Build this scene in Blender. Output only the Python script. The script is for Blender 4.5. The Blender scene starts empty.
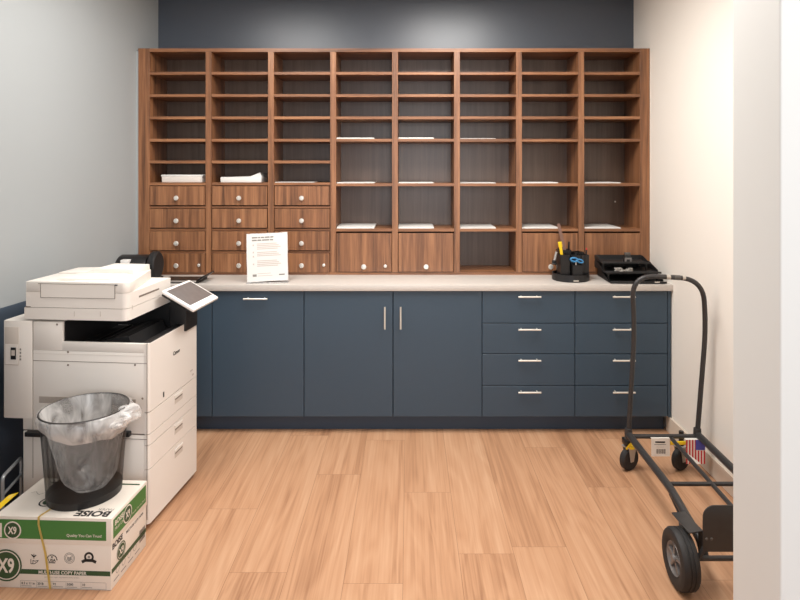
import bpy, bmesh, math, random
from mathutils import Vector, Matrix
R = math.radians
PI = math.pi
C = bpy.context.scene.collection
sc = bpy.context.scene
random.seed(4)

# ------------------------------------------------------------------ camera
F = 605.0; CX = 409.0; CY = 170.0; H = 1.61
cam = bpy.data.cameras.new('camera'); co = bpy.data.objects.new('camera', cam); C.objects.link(co)
co.location = (0, 0, H); co.rotation_euler = (PI/2, 0, 0)
cam.sensor_width = 36; cam.sensor_fit = 'HORIZONTAL'; cam.lens = 36*F/800
cam.shift_x = (400-CX)/800; cam.shift_y = -(300-CY)/800
cam.clip_start = 0.05
sc.camera = co
# ------------------------------------------------------------------ world, lights, exposure
w = bpy.data.worlds.new('world'); sc.world = w; w.use_nodes = True
w.node_tree.nodes['Background'].inputs[0].default_value = (0.80, 0.87, 1.0, 1)
w.node_tree.nodes['Background'].inputs[1].default_value = 0.42
def area(name, loc, size, power, col, rot=(0,0,0)):
    l = bpy.data.lights.new(name, 'AREA'); l.shape = 'RECTANGLE'; l.size, l.size_y = size
    l.energy = power; l.color = col
    o = bpy.data.objects.new(name, l); C.objects.link(o); o.location = loc; o.rotation_euler = rot
    return o
CEIL = 2.86
area('room_lamp', (0.34, 2.70, CEIL-.02), (0.6, 1.6), 42, (1.0, 0.97, 0.93))
area('room_lamp', (-1.0, 2.7, CEIL-.02), (0.6, 1.2), 26, (1.0, 0.975, 0.94))
area('jamb_fill', (1.3, 0.1, CEIL-.02), (0.6, 0.6), 23, (0.97, 0.99, 1.0))  # added light, only brightens the front face of the door jamb
area('corridor_fill', (0.3, -2.4, 1.8), (1.3, 1.8), 42, (0.96, 0.98, 1.0), (PI/2, 0, 0))  # added panel behind the camera for central sheen and frontal fill, no window
sc.view_settings.view_transform = 'Standard'; sc.view_settings.look = 'None'
sc.view_settings.gamma = 1; sc.view_settings.use_curve_mapping = False
sc.view_settings.exposure = 0.60

# ------------------------------------------------------------------ materials
def lin(c): return c/12.92 if c <= .04045 else ((c+.055)/1.055)**2.4
def rgb(r, g, b): return (lin(r/255), lin(g/255), lin(b/255), 1)
def newmat(name):
    m = bpy.data.materials.new(name); m.use_nodes = True
    return m, m.node_tree.nodes, m.node_tree.links, m.node_tree.nodes['Principled BSDF']
def mat(name, col, rough=.5, metal=0, spec=.5, bump=0, bscale=200, vary=0.0, vscale=6):
    m, N, L, B = newmat(name)
    B.inputs['Base Color'].default_value = col; B.inputs['Roughness'].default_value = rough
    B.inputs['Metallic'].default_value = metal; B.inputs['Specular IOR Level'].default_value = spec
    if vary:
        tc = N.new('ShaderNodeTexCoord'); n = N.new('ShaderNodeTexNoise'); n.inputs['Scale'].default_value = vscale
        n.inputs['Detail'].default_value = 4
        L.new(tc.outputs['Object'], n.inputs['Vector'])
        mx = N.new('ShaderNodeMix'); mx.data_type = 'RGBA'
        L.new(n.outputs['Fac'], mx.inputs['Factor'])
        mx.inputs[6].default_value = tuple(c*(1-vary) for c in col[:3])+(1,)
        mx.inputs[7].default_value = tuple(min(1, c*(1+vary)) for c in col[:3])+(1,)
        L.new(mx.outputs[2], B.inputs['Base Color'])
    if bump:
        tc = N.new('ShaderNodeTexCoord'); n = N.new('ShaderNodeTexNoise'); n.inputs['Scale'].default_value = bscale
        L.new(tc.outputs['Object'], n.inputs['Vector'])
        b = N.new('ShaderNodeBump'); b.inputs['Strength'].default_value = bump; b.inputs['Distance'].default_value = .002
        L.new(n.outputs['Fac'], b.inputs['Height']); L.new(b.outputs[0], B.inputs['Normal'])
    return m
def wood(name, dark, mid, light, grain, rough=.38, coat=0.0):
    """grain: axis letter along which the figure runs"""
    m, N, L, B = newmat(name)
    tc = N.new('ShaderNodeTexCoord'); oi = N.new('ShaderNodeObjectInfo')
    off = N.new('ShaderNodeVectorMath'); off.operation = 'ADD'
    sv = N.new('ShaderNodeVectorMath'); sv.operation = 'SCALE'; sv.inputs['Scale'].default_value = 7.0
    cmb = N.new('ShaderNodeCombineXYZ')
    for k in range(3): L.new(oi.outputs['Random'], cmb.inputs[k])
    L.new(cmb.outputs[0], sv.inputs[0]); L.new(tc.outputs['Object'], off.inputs[0]); L.new(sv.outputs[0], off.inputs[1])
    mp = N.new('ShaderNodeMapping'); s = {'X': (1.3, 34, 34), 'Y': (34, 1.3, 34), 'Z': (34, 34, 1.3)}[grain]
    mp.inputs['Scale'].default_value = s
    L.new(off.outputs[0], mp.inputs[0])
    n1 = N.new('ShaderNodeTexNoise'); n1.inputs['Scale'].default_value = 1.0; n1.inputs['Detail'].default_value = 5; n1.inputs['Distortion'].default_value = .5
    L.new(mp.outputs[0], n1.inputs['Vector'])
    n2 = N.new('ShaderNodeTexNoise'); n2.inputs['Scale'].default_value = 6.0; n2.inputs['Detail'].default_value = 2
    L.new(mp.outputs[0], n2.inputs['Vector'])
    ad = N.new('ShaderNodeMath'); ad.operation = 'MULTIPLY_ADD'; ad.inputs[1].default_value = .35
    L.new(n2.outputs['Fac'], ad.inputs[0]); L.new(n1.outputs['Fac'], ad.inputs[2])
    r = N.new('ShaderNodeValToRGB'); e = r.color_ramp.elements
    e[0].position = .42; e[0].color = dark; e[1].position = .95; e[1].color = light
    x = e.new(.66); x.color = mid
    L.new(ad.outputs[0], r.inputs[0]); L.new(r.outputs[0], B.inputs['Base Color'])
    B.inputs['Roughness'].default_value = rough; B.inputs['Coat Weight'].default_value = coat
    return m
def floor_mat():
    m, N, L, B = newmat('oak_plank_floor')
    tc = N.new('ShaderNodeTexCoord'); sp = N.new('ShaderNodeSeparateXYZ'); L.new(tc.outputs['Object'], sp.inputs[0])
    def M(op, a, b=None, c=None):
        n = N.new('ShaderNodeMath'); n.operation = op
        for i, v in enumerate((a, b, c)):
            if v is None: continue
            if isinstance(v, (int, float)): n.inputs[i].default_value = v
            else: L.new(v, n.inputs[i])
        return n.outputs[0]
    W, LEN = .232, 1.25
    xs = M('DIVIDE', M('ADD', sp.outputs[0], 10.0), W); ix = M('FLOOR', xs); fx = M('FRACT', xs)
    wn = N.new('ShaderNodeTexWhiteNoise'); wn.noise_dimensions = '1D'; L.new(ix, wn.inputs['W'])
    ys = M('ADD', M('DIVIDE', M('ADD', sp.outputs[1], 10.0), LEN), M('MULTIPLY', wn.outputs['Value'], 7.3))
    iy = M('FLOOR', ys); fy = M('FRACT', ys)
    cid = N.new('ShaderNodeCombineXYZ'); L.new(ix, cid.inputs[0]); L.new(iy, cid.inputs[1])
    w2 = N.new('ShaderNodeTexWhiteNoise'); w2.noise_dimensions = '2D'; L.new(cid.outputs[0], w2.inputs['Vector'])
    # grain coordinates shifted plank by plank
    sh = N.new('ShaderNodeVectorMath'); sh.operation = 'MULTIPLY_ADD'
    L.new(w2.outputs['Color'], sh.inputs[0]); sh.inputs[1].default_value = (9, 9, 9); L.new(tc.outputs['Object'], sh.inputs[2])
    def noise(scale, det, dist, sc_):
        mp = N.new('ShaderNodeMapping'); mp.inputs['Scale'].default_value = scale; L.new(sh.outputs[0], mp.inputs[0])
        n = N.new('ShaderNodeTexNoise'); n.inputs['Scale'].default_value = sc_; n.inputs['Detail'].default_value = det
        n.inputs['Distortion'].default_value = dist
        L.new(mp.outputs[0], n.inputs['Vector']); return n.outputs['Fac']
    broad = noise((5.5, .55, 1), 3, .6, 1.0)
    rings = M('SINE', M('MULTIPLY', broad, 60.0))                 # contour lines of a stretched noise: cathedral figure
    fine = noise((105, 1.6, 1), 3, 0, 1.0)
    tone = noise((15, .55, 1), 3, .15, 1.0)
    v = M('ADD', M('ADD', M('MULTIPLY', rings, .034), M('MULTIPLY', fine, .34)), M('MULTIPLY', tone, .36))
    v = M('ADD', v, M('MULTIPLY', M('SUBTRACT', w2.outputs['Value'], .5), .11))
    r = N.new('ShaderNodeValToRGB'); e = r.color_ramp.elements
    e[0].position = .14; e[0].color = rgb(142, 100, 72); e[1].position = .56; e[1].color = rgb(202, 162, 130)
    x = e.new(.34); x.color = rgb(184, 140, 107)
    L.new(v, r.inputs[0])
    ed = M('MINIMUM', M('MULTIPLY', M('MINIMUM', fx, M('SUBTRACT', 1.0, fx)), W), M('MULTIPLY', M('MINIMUM', fy, M('SUBTRACT', 1.0, fy)), LEN))
    line = M('LESS_THAN', ed, .0011)
    mx = N.new('ShaderNodeMix'); mx.data_type = 'RGBA'; L.new(M('MULTIPLY', line, .55), mx.inputs['Factor'])
    L.new(r.outputs[0], mx.inputs[6]); mx.inputs[7].default_value = rgb(110, 74, 48)
    L.new(mx.outputs[2], B.inputs['Base Color'])
    B.inputs['Roughness'].default_value = .42; B.inputs['Specular IOR Level'].default_value = .35
    b = N.new('ShaderNodeBump'); b.inputs['Strength'].default_value = .06; b.inputs['Distance'].default_value = .002
    L.new(fine, b.inputs['Height']); L.new(b.outputs[0], B.inputs['Normal'])
    return m
def clear_mat(name, col, alpha, rough=.3, transl=.4):
    m, N, L, B = newmat(name)
    N.remove(B); out = N['Material Output']
    d = N.new('ShaderNodeBsdfDiffuse'); d.inputs[0].default_value = col
    t = N.new('ShaderNodeBsdfTranslucent'); t.inputs[0].default_value = col
    g = N.new('ShaderNodeBsdfGlossy'); g.inputs['Roughness'].default_value = rough
    tr = N.new('ShaderNodeBsdfTransparent')
    a = N.new('ShaderNodeMixShader'); a.inputs[0].default_value = transl; L.new(d.outputs[0], a.inputs[1]); L.new(t.outputs[0], a.inputs[2])
    b = N.new('ShaderNodeMixShader'); b.inputs[0].default_value = .12; L.new(a.outputs[0], b.inputs[1]); L.new(g.outputs[0], b.inputs[2])
    c = N.new('ShaderNodeMixShader'); L.new(tr.outputs[0], c.inputs[1]); L.new(b.outputs[0], c.inputs[2])
    tc = N.new('ShaderNodeTexCoord'); n = N.new('ShaderNodeTexNoise'); n.inputs['Scale'].default_value = 16; n.inputs['Detail'].default_value = 3
    n.inputs['Distortion'].default_value = .9
    mp = N.new('ShaderNodeMapping'); mp.inputs['Scale'].default_value = (1, 1, .3); mp.inputs['Rotation'].default_value = (.2, .35, 0)
    L.new(tc.outputs['Object'], mp.inputs[0]); L.new(mp.outputs[0], n.inputs['Vector'])
    mr = N.new('ShaderNodeMapRange'); mr.inputs[1].default_value = .38; mr.inputs[2].default_value = .66
    mr.inputs[3].default_value = alpha-.32; mr.inputs[4].default_value = alpha+.32  # patchy opacity paints wrinkle highlights into the film
    L.new(n.outputs['Fac'], mr.inputs[0]); L.new(mr.outputs[0], c.inputs[0])
    L.new(c.outputs[0], out.inputs[0])
    return m
def mesh_mat(name, col):
    m, N, L, B = newmat(name); out = N['Material Output']
    B.inputs['Base Color'].default_value = col; B.inputs['Roughness'].default_value = .4; B.inputs['Metallic'].default_value = .3
    uv = N.new('ShaderNodeTexCoord'); sp = N.new('ShaderNodeSeparateXYZ'); L.new(uv.outputs['UV'], sp.inputs[0])
    fs = []
    for k, n_ in ((0, 330), (1, 110)):
        a = N.new('ShaderNodeMath'); a.operation = 'MULTIPLY'; a.inputs[1].default_value = n_; L.new(sp.outputs[k], a.inputs[0])
        f = N.new('ShaderNodeMath'); f.operation = 'FRACT'; L.new(a.outputs[0], f.inputs[0])
        g = N.new('ShaderNodeMath'); g.operation = 'LESS_THAN'; g.inputs[1].default_value = .36; L.new(f.outputs[0], g.inputs[0]); fs.append(g)
    mxm = N.new('ShaderNodeMath'); mxm.operation = 'MAXIMUM'; L.new(fs[0].outputs[0], mxm.inputs[0]); L.new(fs[1].outputs[0], mxm.inputs[1])
    tr = N.new('ShaderNodeBsdfTransparent'); c = N.new('ShaderNodeMixShader')
    L.new(mxm.outputs[0], c.inputs[0]); L.new(tr.outputs[0], c.inputs[1]); L.new(B.outputs[0], c.inputs[2]); L.new(c.outputs[0], out.inputs[0])
    return m
M_ = {}
M_['floor'] = floor_mat()
M_['grey_wall'] = mat('grey_wall_paint', rgb(154, 158, 159), .6, bump=.04, bscale=350)
M_['cream_wall'] = mat('cream_wall_paint', rgb(236, 230, 221), .6, bump=.04, bscale=350)
M_['white_wall'] = mat('white_wall_paint', rgb(212, 212, 208), .6)
M_['blue_wall'] = mat('blue_wall_paint', rgb(56, 64, 76), .38, spec=.9, bump=.05, bscale=60)
M_['wainscot'] = mat('blue_wall_paint_brightened', rgb(68, 80, 94), .5)  # same paint as the back wall, lightened to offset shade beside the copier
M_['ceiling'] = mat('ceiling_paint', rgb(225, 225, 222), .8)
M_['base_right'] = mat('cream_baseboard', rgb(214, 200, 184), .5)
M_['navy'] = mat('navy_laminate', rgb(54, 70, 84), .42, spec=.45, vary=.04, vscale=30)
M_['navy_dark'] = mat('navy_kick', rgb(48, 63, 80), .5)
M_['counter'] = mat('pale_counter_laminate', rgb(192, 185, 178), .35, vary=.05, vscale=40)
M_['steel'] = mat('brushed_steel', rgb(226, 222, 214), .32, metal=.65)
wd, wm, wl = rgb(82, 52, 33), rgb(128, 85, 56), rgb(162, 114, 78)
M_['wood_z'] = wood('walnut_vertical', wd, wm, wl, 'Z')
M_['wood_x'] = wood('walnut_horizontal', wd, wm, wl, 'X')
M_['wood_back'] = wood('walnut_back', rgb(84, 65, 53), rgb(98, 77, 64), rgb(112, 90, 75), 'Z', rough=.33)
M_['cream'] = mat('copier_ivory_plastic', rgb(224, 217, 209), .42, bump=.03, bscale=500)
M_['cream_dark'] = mat('copier_seam', rgb(120, 108, 98), .6)
M_['cream_mid'] = mat('copier_beige_recess', rgb(198, 188, 178), .5)
M_['black'] = mat('black_plastic', rgb(22, 21, 22), .35)
M_['black_matte'] = mat('black_matte_plastic', rgb(24, 23, 24), .6)
M_['screen'] = mat('grey_screen', rgb(104, 98, 96), .18, vary=.12, vscale=40)
M_['white_plastic'] = mat('white_plastic', rgb(235, 232, 228), .35)
M_['carton'] = mat('white_carton', rgb(222, 212, 200), .6)
M_['green'] = mat('green_print', rgb(62, 116, 54), .5)
M_['green_dark'] = mat('dark_green_print', rgb(44, 74, 44), .5)
M_['ink'] = mat('black_print', rgb(38, 36, 34), .6)
M_['ink_grey'] = mat('grey_print', rgb(130, 126, 120), .6)
M_['ink_pale'] = mat('pale_print', rgb(188, 176, 168), .6)
M_['yellow'] = mat('yellow_sticker', rgb(236, 196, 30), .5)
M_['strap'] = mat('yellow_strap', rgb(232, 204, 116), .5)
M_['paper'] = mat('white_paper', rgb(212, 210, 206), .6)
M_['paper2'] = mat('white_paper_edge', rgb(216, 208, 200), .7)
M_['bin'] = mesh_mat('black_wire_mesh', rgb(30, 28, 28))
M_['bin_solid'] = mat('black_bin_metal', rgb(26, 25, 26), .4, metal=.2)
M_['rim'] = mat('rim_wire_metal', rgb(70, 66, 64), .3, metal=.6)
M_['bag'] = clear_mat('clear_bag_film', (.86, .84, .82, 1), .42)
M_['bag_in'] = clear_mat('clear_bag_film_inside', (.88, .86, .84, 1), .56)
M_['cart'] = mat('charcoal_cart_paint', rgb(56, 54, 54), .42, metal=.2, vary=.15, vscale=40)
M_['grip'] = mat('grey_scuffed_grip', rgb(84, 80, 76), .5, vary=.2, vscale=60)
M_['scuff'] = mat('scuffed_bare_metal', rgb(190, 182, 172), .4, metal=.4)
M_['tire'] = mat('black_tyre_rubber', rgb(36, 34, 34), .65, bump=.2, bscale=120)
M_['hub'] = mat('grey_wheel_hub', rgb(126, 122, 120), .4, metal=.4)
M_['zinc'] = mat('zinc_fork', rgb(188, 184, 178), .35, metal=.6)
M_['red'] = mat('flag_red', rgb(190, 38, 44), .5)
M_['blue'] = mat('flag_blue', rgb(74, 72, 160), .5)
M_['cyan'] = mat('blue_plastic', rgb(52, 120, 168), .35)
M_['ruler'] = mat('brown_wood_ruler', rgb(120, 90, 78), .5)
M_['caulk'] = mat('white_caulk', rgb(232, 230, 226), .6)
M_['alu'] = mat('pale_metal_tube', rgb(165, 168, 170), .35, metal=.5)
M_['smoke'] = mat('dark_smoke_plastic', rgb(44, 38, 40), .25)
M_['acrylic'] = clear_mat('clear_acrylic', (.95, .95, .95, 1), .3, .1, .2)
M_['tagcloth'] = mat('white_tag', rgb(228, 222, 214), .6)

# ------------------------------------------------------------------ mesh helpers
class MB:
    def __init__(s): s.bm = bmesh.new(); s.mats = []
    def mi(s, m):
        if m not in s.mats: s.mats.append(m)
        return s.mats.index(m)
    def merge(s, t, m):
        i = s.mi(m)
        for f in t.faces: f.material_index = i
        me = bpy.data.meshes.new('tmp'); t.to_mesh(me); t.free(); s.bm.from_mesh(me); bpy.data.meshes.remove(me)
    def box(s, x0, x1, y0, y1, z0, z1, m, bev=0, seg=2, mtx=None, only=None):
        t = bmesh.new(); bmesh.ops.create_cube(t, size=1)
        for v in t.verts:
            v.co = Vector((x0+(v.co.x+.5)*(x1-x0), y0+(v.co.y+.5)*(y1-y0), z0+(v.co.z+.5)*(z1-z0)))
        if bev:
            es = [e for e in t.edges if only is None or only((e.verts[0].co+e.verts[1].co)/2, (e.verts[0].co-e.verts[1].co).normalized())]
            bmesh.ops.bevel(t, geom=es, offset=bev, segments=seg, profile=.5, affect='EDGES')
        if mtx: t.transform(mtx)
        s.merge(t, m); return s
    def prism(s, poly, y0, y1, m, plane='XZ', bev=0, mtx=None):
        """polygon extruded along the third axis"""
        t = bmesh.new()
        def p(a, b, c): return {'XZ': (a, c, b), 'YZ': (c, a, b), 'XY': (a, b, c)}[plane]
        lo = [t.verts.new(p(a, b, y0)) for a, b in poly]; hi = [t.verts.new(p(a, b, y1)) for a, b in poly]
        t.faces.new(lo); t.faces.new(hi[::-1])
        n = len(poly)
        for i in range(n): t.faces.new((lo[i], hi[i], hi[(i+1) % n], lo[(i+1) % n]))
        bmesh.ops.recalc_face_normals(t, faces=t.faces[:])
        if bev: bmesh.ops.bevel(t, geom=t.edges[:], offset=bev, segments=2, profile=.5, affect='EDGES')
        if mtx: t.transform(mtx)
        s.merge(t, m); return s
    def tube(s, pts, r, m, n=12, smooth=None, cap=True):
        P = [Vector(p) for p in pts]
        if smooth: P = fillet(P, smooth)
        t = bmesh.new(); rings = []
        up = None
        for i, p in enumerate(P):
            d = ((P[min(i+1, len(P)-1)]-p).normalized()+(p-P[max(i-1, 0)]).normalized()).normalized()
            if up is None: up = d.orthogonal().normalized()
            up = (up-d*up.dot(d)).normalized(); sd = d.cross(up)
            rr = r(i/(len(P)-1)) if callable(r) else r
            rings.append([t.verts.new(p+(up*math.cos(a)+sd*math.sin(a))*rr) for a in (2*PI*k/n for k in range(n))])
        for a, b in zip(rings, rings[1:]):
            for k in range(n): t.faces.new((a[k], a[(k+1) % n], b[(k+1) % n], b[k]))
        if cap: t.faces.new(rings[0][::-1]); t.faces.new(rings[-1])
        bmesh.ops.recalc_face_normals(t, faces=t.faces[:])
        s.merge(t, m); return s
    def lathe(s, prof, m, n=24, mtx=None, fn=None):
        """prof: (radius, z) list; fn(theta, r, z) -> xyz for non-round sections"""
        t = bmesh.new(); rings = []
        for r, z in prof:
            if r < 1e-6: rings.append([t.verts.new((0, 0, z) if not fn else fn(0, 0, z))])
            else: rings.append([t.verts.new(fn(2*PI*k/n, r, z) if fn else (r*math.cos(2*PI*k/n), r*math.sin(2*PI*k/n), z)) for k in range(n)])
        for a, b in zip(rings, rings[1:]):
            for k in range(n):
                k2 = (k+1) % n
                if len(a) == 1 and len(b) == 1: continue
                if len(a) == 1: t.faces.new((a[0], b[k2], b[k]))
                elif len(b) == 1: t.faces.new((a[k], a[k2], b[0]))
                else: t.faces.new((a[k], a[k2], b[k2], b[k]))
        bmesh.ops.recalc_face_normals(t, faces=t.faces[:])
        if mtx: t.transform(mtx)
        s.merge(t, m); return s
    def quad(s, o, u, v, m):
        """flat printed patch: origin, two edge vectors"""
        t = bmesh.new(); o, u, v = Vector(o), Vector(u), Vector(v)
        t.faces.new([t.verts.new(p) for p in (o, o+u, o+u+v, o+v)]); s.merge(t, m); return s
    def ring(s, c, u, v, r0, r1, m, n=28):
        t = bmesh.new(); c, u, v = Vector(c), Vector(u), Vector(v)
        def pt(r, k): a = 2*PI*k/n; return t.verts.new(c+u*r*math.cos(a)+v*r*math.sin(a))
        if r0 <= 0: t.faces.new([pt(r1, k) for k in range(n)])
        else:
            A = [pt(r0, k) for k in range(n)]; B = [pt(r1, k) for k in range(n)]
            for k in range(n): t.faces.new((A[k], B[k], B[(k+1) % n], A[(k+1) % n]))
        s.merge(t, m); return s
    def text(s, txt, o, u, v, size, m, align='LEFT', bold=0, stretch=1):
        """printed lettering: o = baseline origin, u = reading direction, v = up"""
        key = (txt, align, bold)
        if key not in _txt:
            cu = bpy.data.curves.new('t', 'FONT'); cu.body = txt; cu.align_x = align; cu.size = 1; cu.offset = bold; cu.resolution_u = 3
            ob = bpy.data.objects.new('t', cu); C.objects.link(ob)
            bpy.context.view_layer.update()
            _txt[key] = bpy.data.meshes.new_from_object(ob.evaluated_get(bpy.context.evaluated_depsgraph_get()))
            bpy.data.objects.remove(ob); bpy.data.curves.remove(cu)
        t = bmesh.new(); t.from_mesh(_txt[key])
        o, u, v = Vector(o), Vector(u), Vector(v)
        for q in t.verts: q.co = o+u*q.co.x*size*stretch+v*q.co.y*size
        s.merge(t, m); return s
    def build(s, name, parent=None, loc=None, smooth=35, cube_uv=False):
        me = bpy.data.meshes.new(name); s.bm.to_mesh(me); s.bm.free()
        for m in s.mats: me.materials.append(M_[m] if isinstance(m, str) else m)
        if smooth:
            me.polygons.foreach_set('use_smooth', [True]*len(me.polygons)); me.set_sharp_from_angle(angle=R(smooth))
        o = bpy.data.objects.new(name, me); C.objects.link(o)
        if parent: o.parent = parent
        if loc: o.location = loc
        return o
_txt = {}
def fillet(P, r):
    out = [P[0]]
    for a, b, c in zip(P, P[1:], P[2:]):
        u, v = (a-b), (c-b); q = min(r, u.length*.48, v.length*.48)
        p0, p1 = b+u.normalized()*q, b+v.normalized()*q
        for k in range(10):
            t = k/9; out.append(p0*(1-t)**2+b*2*t*(1-t)+p1*t*t)
    out.append(P[-1]); return out
def thing(name, label, cat, loc=(0, 0, 0), rz=0, group=None):
    o = bpy.data.objects.new(name, None); C.objects.link(o); o.location = loc; o.rotation_euler = (0, 0, rz)
    o.empty_display_size = .05
    o['label'] = label; o['category'] = cat
    if group: o['group'] = group
    return o
def tag(o, label, cat, group=None):
    o['label'] = label; o['category'] = cat
    if group: o['group'] = group
    return o
def struct(mb, name):
    o = mb.build(name, smooth=0); o['kind'] = 'structure'; return o
def dup(o, parent, loc):
    c = o.copy(); C.objects.link(c); c.parent = parent; c.location = loc
    for ch in list(o.children):
        d = ch.copy(); C.objects.link(d); d.parent = c
    return c
def at(px, py, Y): return Vector(((px-CX)*Y/F, Y, H-(py-CY)*Y/F))
def ground(px, py, z=0):
    Y = (H-z)*F/(py-CY); return Vector(((px-CX)*Y/F, Y, z))
class Frame:
    """a box-like thing standing on the floor: near right corner o, yaw a; gives local sizes of marks on its two seen faces"""
    def __init__(s, o, a): s.o = Vector(o); s.a = a; s.u = Vector((math.cos(a), math.sin(a), 0)); s.w = Vector((-math.sin(a), math.cos(a), 0))
    def _solve(s, px, d, q):
        t = (px-CX)/F; return (t*q.y-q.x)/(d.x-t*d.y)
    def front(s, px, py, y=0):
        q = s.o+s.w*y; x = s._solve(px, s.u, q); Y = (q+s.u*x).y; return x, H-(py-CY)*Y/F
    def side(s, px, py, x=0):
        q = s.o+s.u*x; y = s._solve(px, s.w, q); Y = (q+s.w*y).y; return y, H-(py-CY)*Y/F
    def top(s, px, py, z):
        p = ground(px, py, z)-s.o; return p.dot(s.u), p.dot(s.w)

# ------------------------------------------------------------------ setting
YB = 4.315; XR = 1.602; WS = .0857
def wall_x(y): return -1.788-WS*(YB-y)
YSH = 4.015; YC = 3.667; ZC = .914
struct(MB().box(-3.2, 2.6, -2.6, YB+.1, -.08, 0, 'floor'), 'floor')
struct(MB().box(-3.2, 2.6, -2.6, YB+.1, CEIL, CEIL+.08, 'ceiling'), 'ceiling')
struct(MB().box(-1.95, XR+.1, YB, YB+.1, 0, CEIL, 'blue_wall'), 'wall_back')
struct(MB().box(XR, XR+.1, 1.55, YB, 0, CEIL, 'cream_wall'), 'wall_right')
WZ = .962
m = MB()
m.prism([(wall_x(1.35), 1.35), (wall_x(YB), YB), (wall_x(YB)-.12, YB), (wall_x(1.35)-.12, 1.35)], WZ, CEIL, 'grey_wall', 'XY')
m.prism([(wall_x(1.35), 1.35), (wall_x(YB), YB), (wall_x(YB)-.12, YB), (wall_x(1.35)-.12, 1.35)], 0, WZ, 'wainscot', 'XY')
struct(m, 'wall_left')
m = MB()
m.box(.829, 2.6, 1.35, 1.55, 0, CEIL, 'white_wall', bev=.004, only=lambda c, d: abs(d.z) > .9)
m.box(-3.2, -1.30, 1.35, 1.55, 0, CEIL, 'white_wall')
m.box(-1.30, .829, 1.35, 1.55, 2.5, CEIL, 'white_wall')
struct(m, 'wall_front')
struct(MB().box(XR-.012, XR, 1.55, YC+.08, 0, .1, 'base_right', bev=.003), 'baseboard_right')
m = MB(); d = .012
m.prism([(wall_x(1.55)+d, 1.55), (wall_x(3.0)+d, 3.0), (wall_x(3.0), 3.0), (wall_x(1.55), 1.55)], 0, .1, 'navy_dark', 'XY')
struct(m, 'baseboard_left')
# pale caulk lines where the pigeonhole cabinet meets the side walls
struct(MB().box(wall_x(YSH+.02)-.004, -1.7985, YSH+.004, YSH+.012, ZC, 2.40, 'grey_wall'), 'trim_1')
struct(MB().box(1.5992, XR, YSH+.003, YSH+.010, ZC, 2.40, 'cream_wall'), 'trim_2')

# ------------------------------------------------------------------ base cabinets and worktop
SD = F/(YC+.02)             # pixels per metre on the door plane
def bx(px): return (px-CX)/SD
def bz(py): return H-(py-CY)/SD
YD = YC+.02
ZB, ZT = bz(417), ZC-.040
def bar_handle(length, vertical=False):
    mb = MB(); h = length/2
    if vertical:
        mb.tube([(0, -.03, -h), (0, -.03, h)], .0055, 'steel', 10)
        for z in (-h*.7, h*.7): mb.tube([(0, -.03, z), (0, 0, z)], .004, 'steel', 8)
    else:
        mb.tube([(-h, -.03, 0), (h, -.03, 0)], .0055, 'steel', 10)
        for x in (-h*.7, h*.7): mb.tube([(x, -.03, 0), (x, 0, 0)], .004, 'steel', 8)
    return mb
def base_unit(x0, x1, label, end=False):
    t = thing('base_cabinet', label, 'cabinet', ((x0+x1)/2, YD, 0), 0, 'navy base cabinets under the worktop')
    hw = (x1-x0)/2
    c = MB(); T = .018
    c.box(-hw, -hw+T, .019, .60, ZB, ZT, 'navy'); c.box(hw-T, hw, .019 if not end else 0, .60, ZB, ZT, 'navy')
    c.box(-hw+T, hw-T, .019, .60, ZB, ZB+T, 'navy'); c.box(-hw+T, hw-T, .58, .60, ZB+T, ZT, 'navy')
    c.box(-hw+T, hw-T, .019, .12, ZT-T, ZT, 'navy')
    c.build('carcass', t)
    MB().box(-hw, hw-(.012 if end else 0), .075, .095, 0, ZB, 'navy_dark').build('toe_kick', t)
    return t, hw
G = .0022
def front_panel(name, x0, x1, z0, z1, t):
    return MB().box(x0+G, x1-G, 0, .018, z0+G, z1-G, 'navy', bev=.0015, seg=1).build(name, t)
X_ = [wall_x(YB)+.006, bx(212), bx(304), bx(482), bx(575), XR-.006]
t, hw = base_unit(X_[0], X_[1], 'navy base cabinet at the far left, mostly hidden behind the copier')
front_panel('door', -hw, hw, ZB, ZT, t)
t, hw = base_unit(X_[1], X_[2], 'navy base cabinet with one tall front and a horizontal bar handle, right of the copier')
d = front_panel('door', -hw, hw, ZB, ZT, t)
bar_handle(.145).build('handle', d, (bx(256.5)-(X_[1]+X_[2])/2, 0, bz(298)))
t, hw = base_unit(X_[2], X_[3], 'wide navy base cabinet with a pair of doors and vertical bar handles')
xm = bx(393)-(X_[2]+X_[3])/2
for a, b, hx in ((-hw, xm, 385), (xm, hw, 400.7)):
    d = front_panel('door', a, b, ZB, ZT, t)
    bar_handle(.135, True).build('handle', d, (bx(hx)-(X_[2]+X_[3])/2, 0, bz(317)))
zs = [ZT, bz(323.3), bz(354), bz(385.6), ZB]
for i, (a, b, lab, cx) in enumerate(((X_[3], X_[4], 'navy four-drawer base cabinet beside the double doors', 528.8), (X_[4], X_[5], 'navy four-drawer base cabinet in the right corner behind the hand truck', 622.5))):
    t, hw = base_unit(a, b, lab, i == 1)
    for k in range(4):
        d = front_panel('drawer', -hw, hw-(.019 if i else 0), zs[k+1], zs[k], t)
        bar_handle(.137).build('handle', d, (bx(cx)-(a+b)/2, 0, zs[k]-.032))
wt = MB()
wt.prism([(wall_x(YC)+.004, YC), (XR-.001, YC), (XR-.001, YB-.001), (wall_x(YB)+.004, YB-.001)], ZC-.038, ZC, 'counter', 'XY', bev=.002)
tag(wt.build('worktop'), 'long pale laminate worktop over the navy base cabinets', 'countertop')

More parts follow.
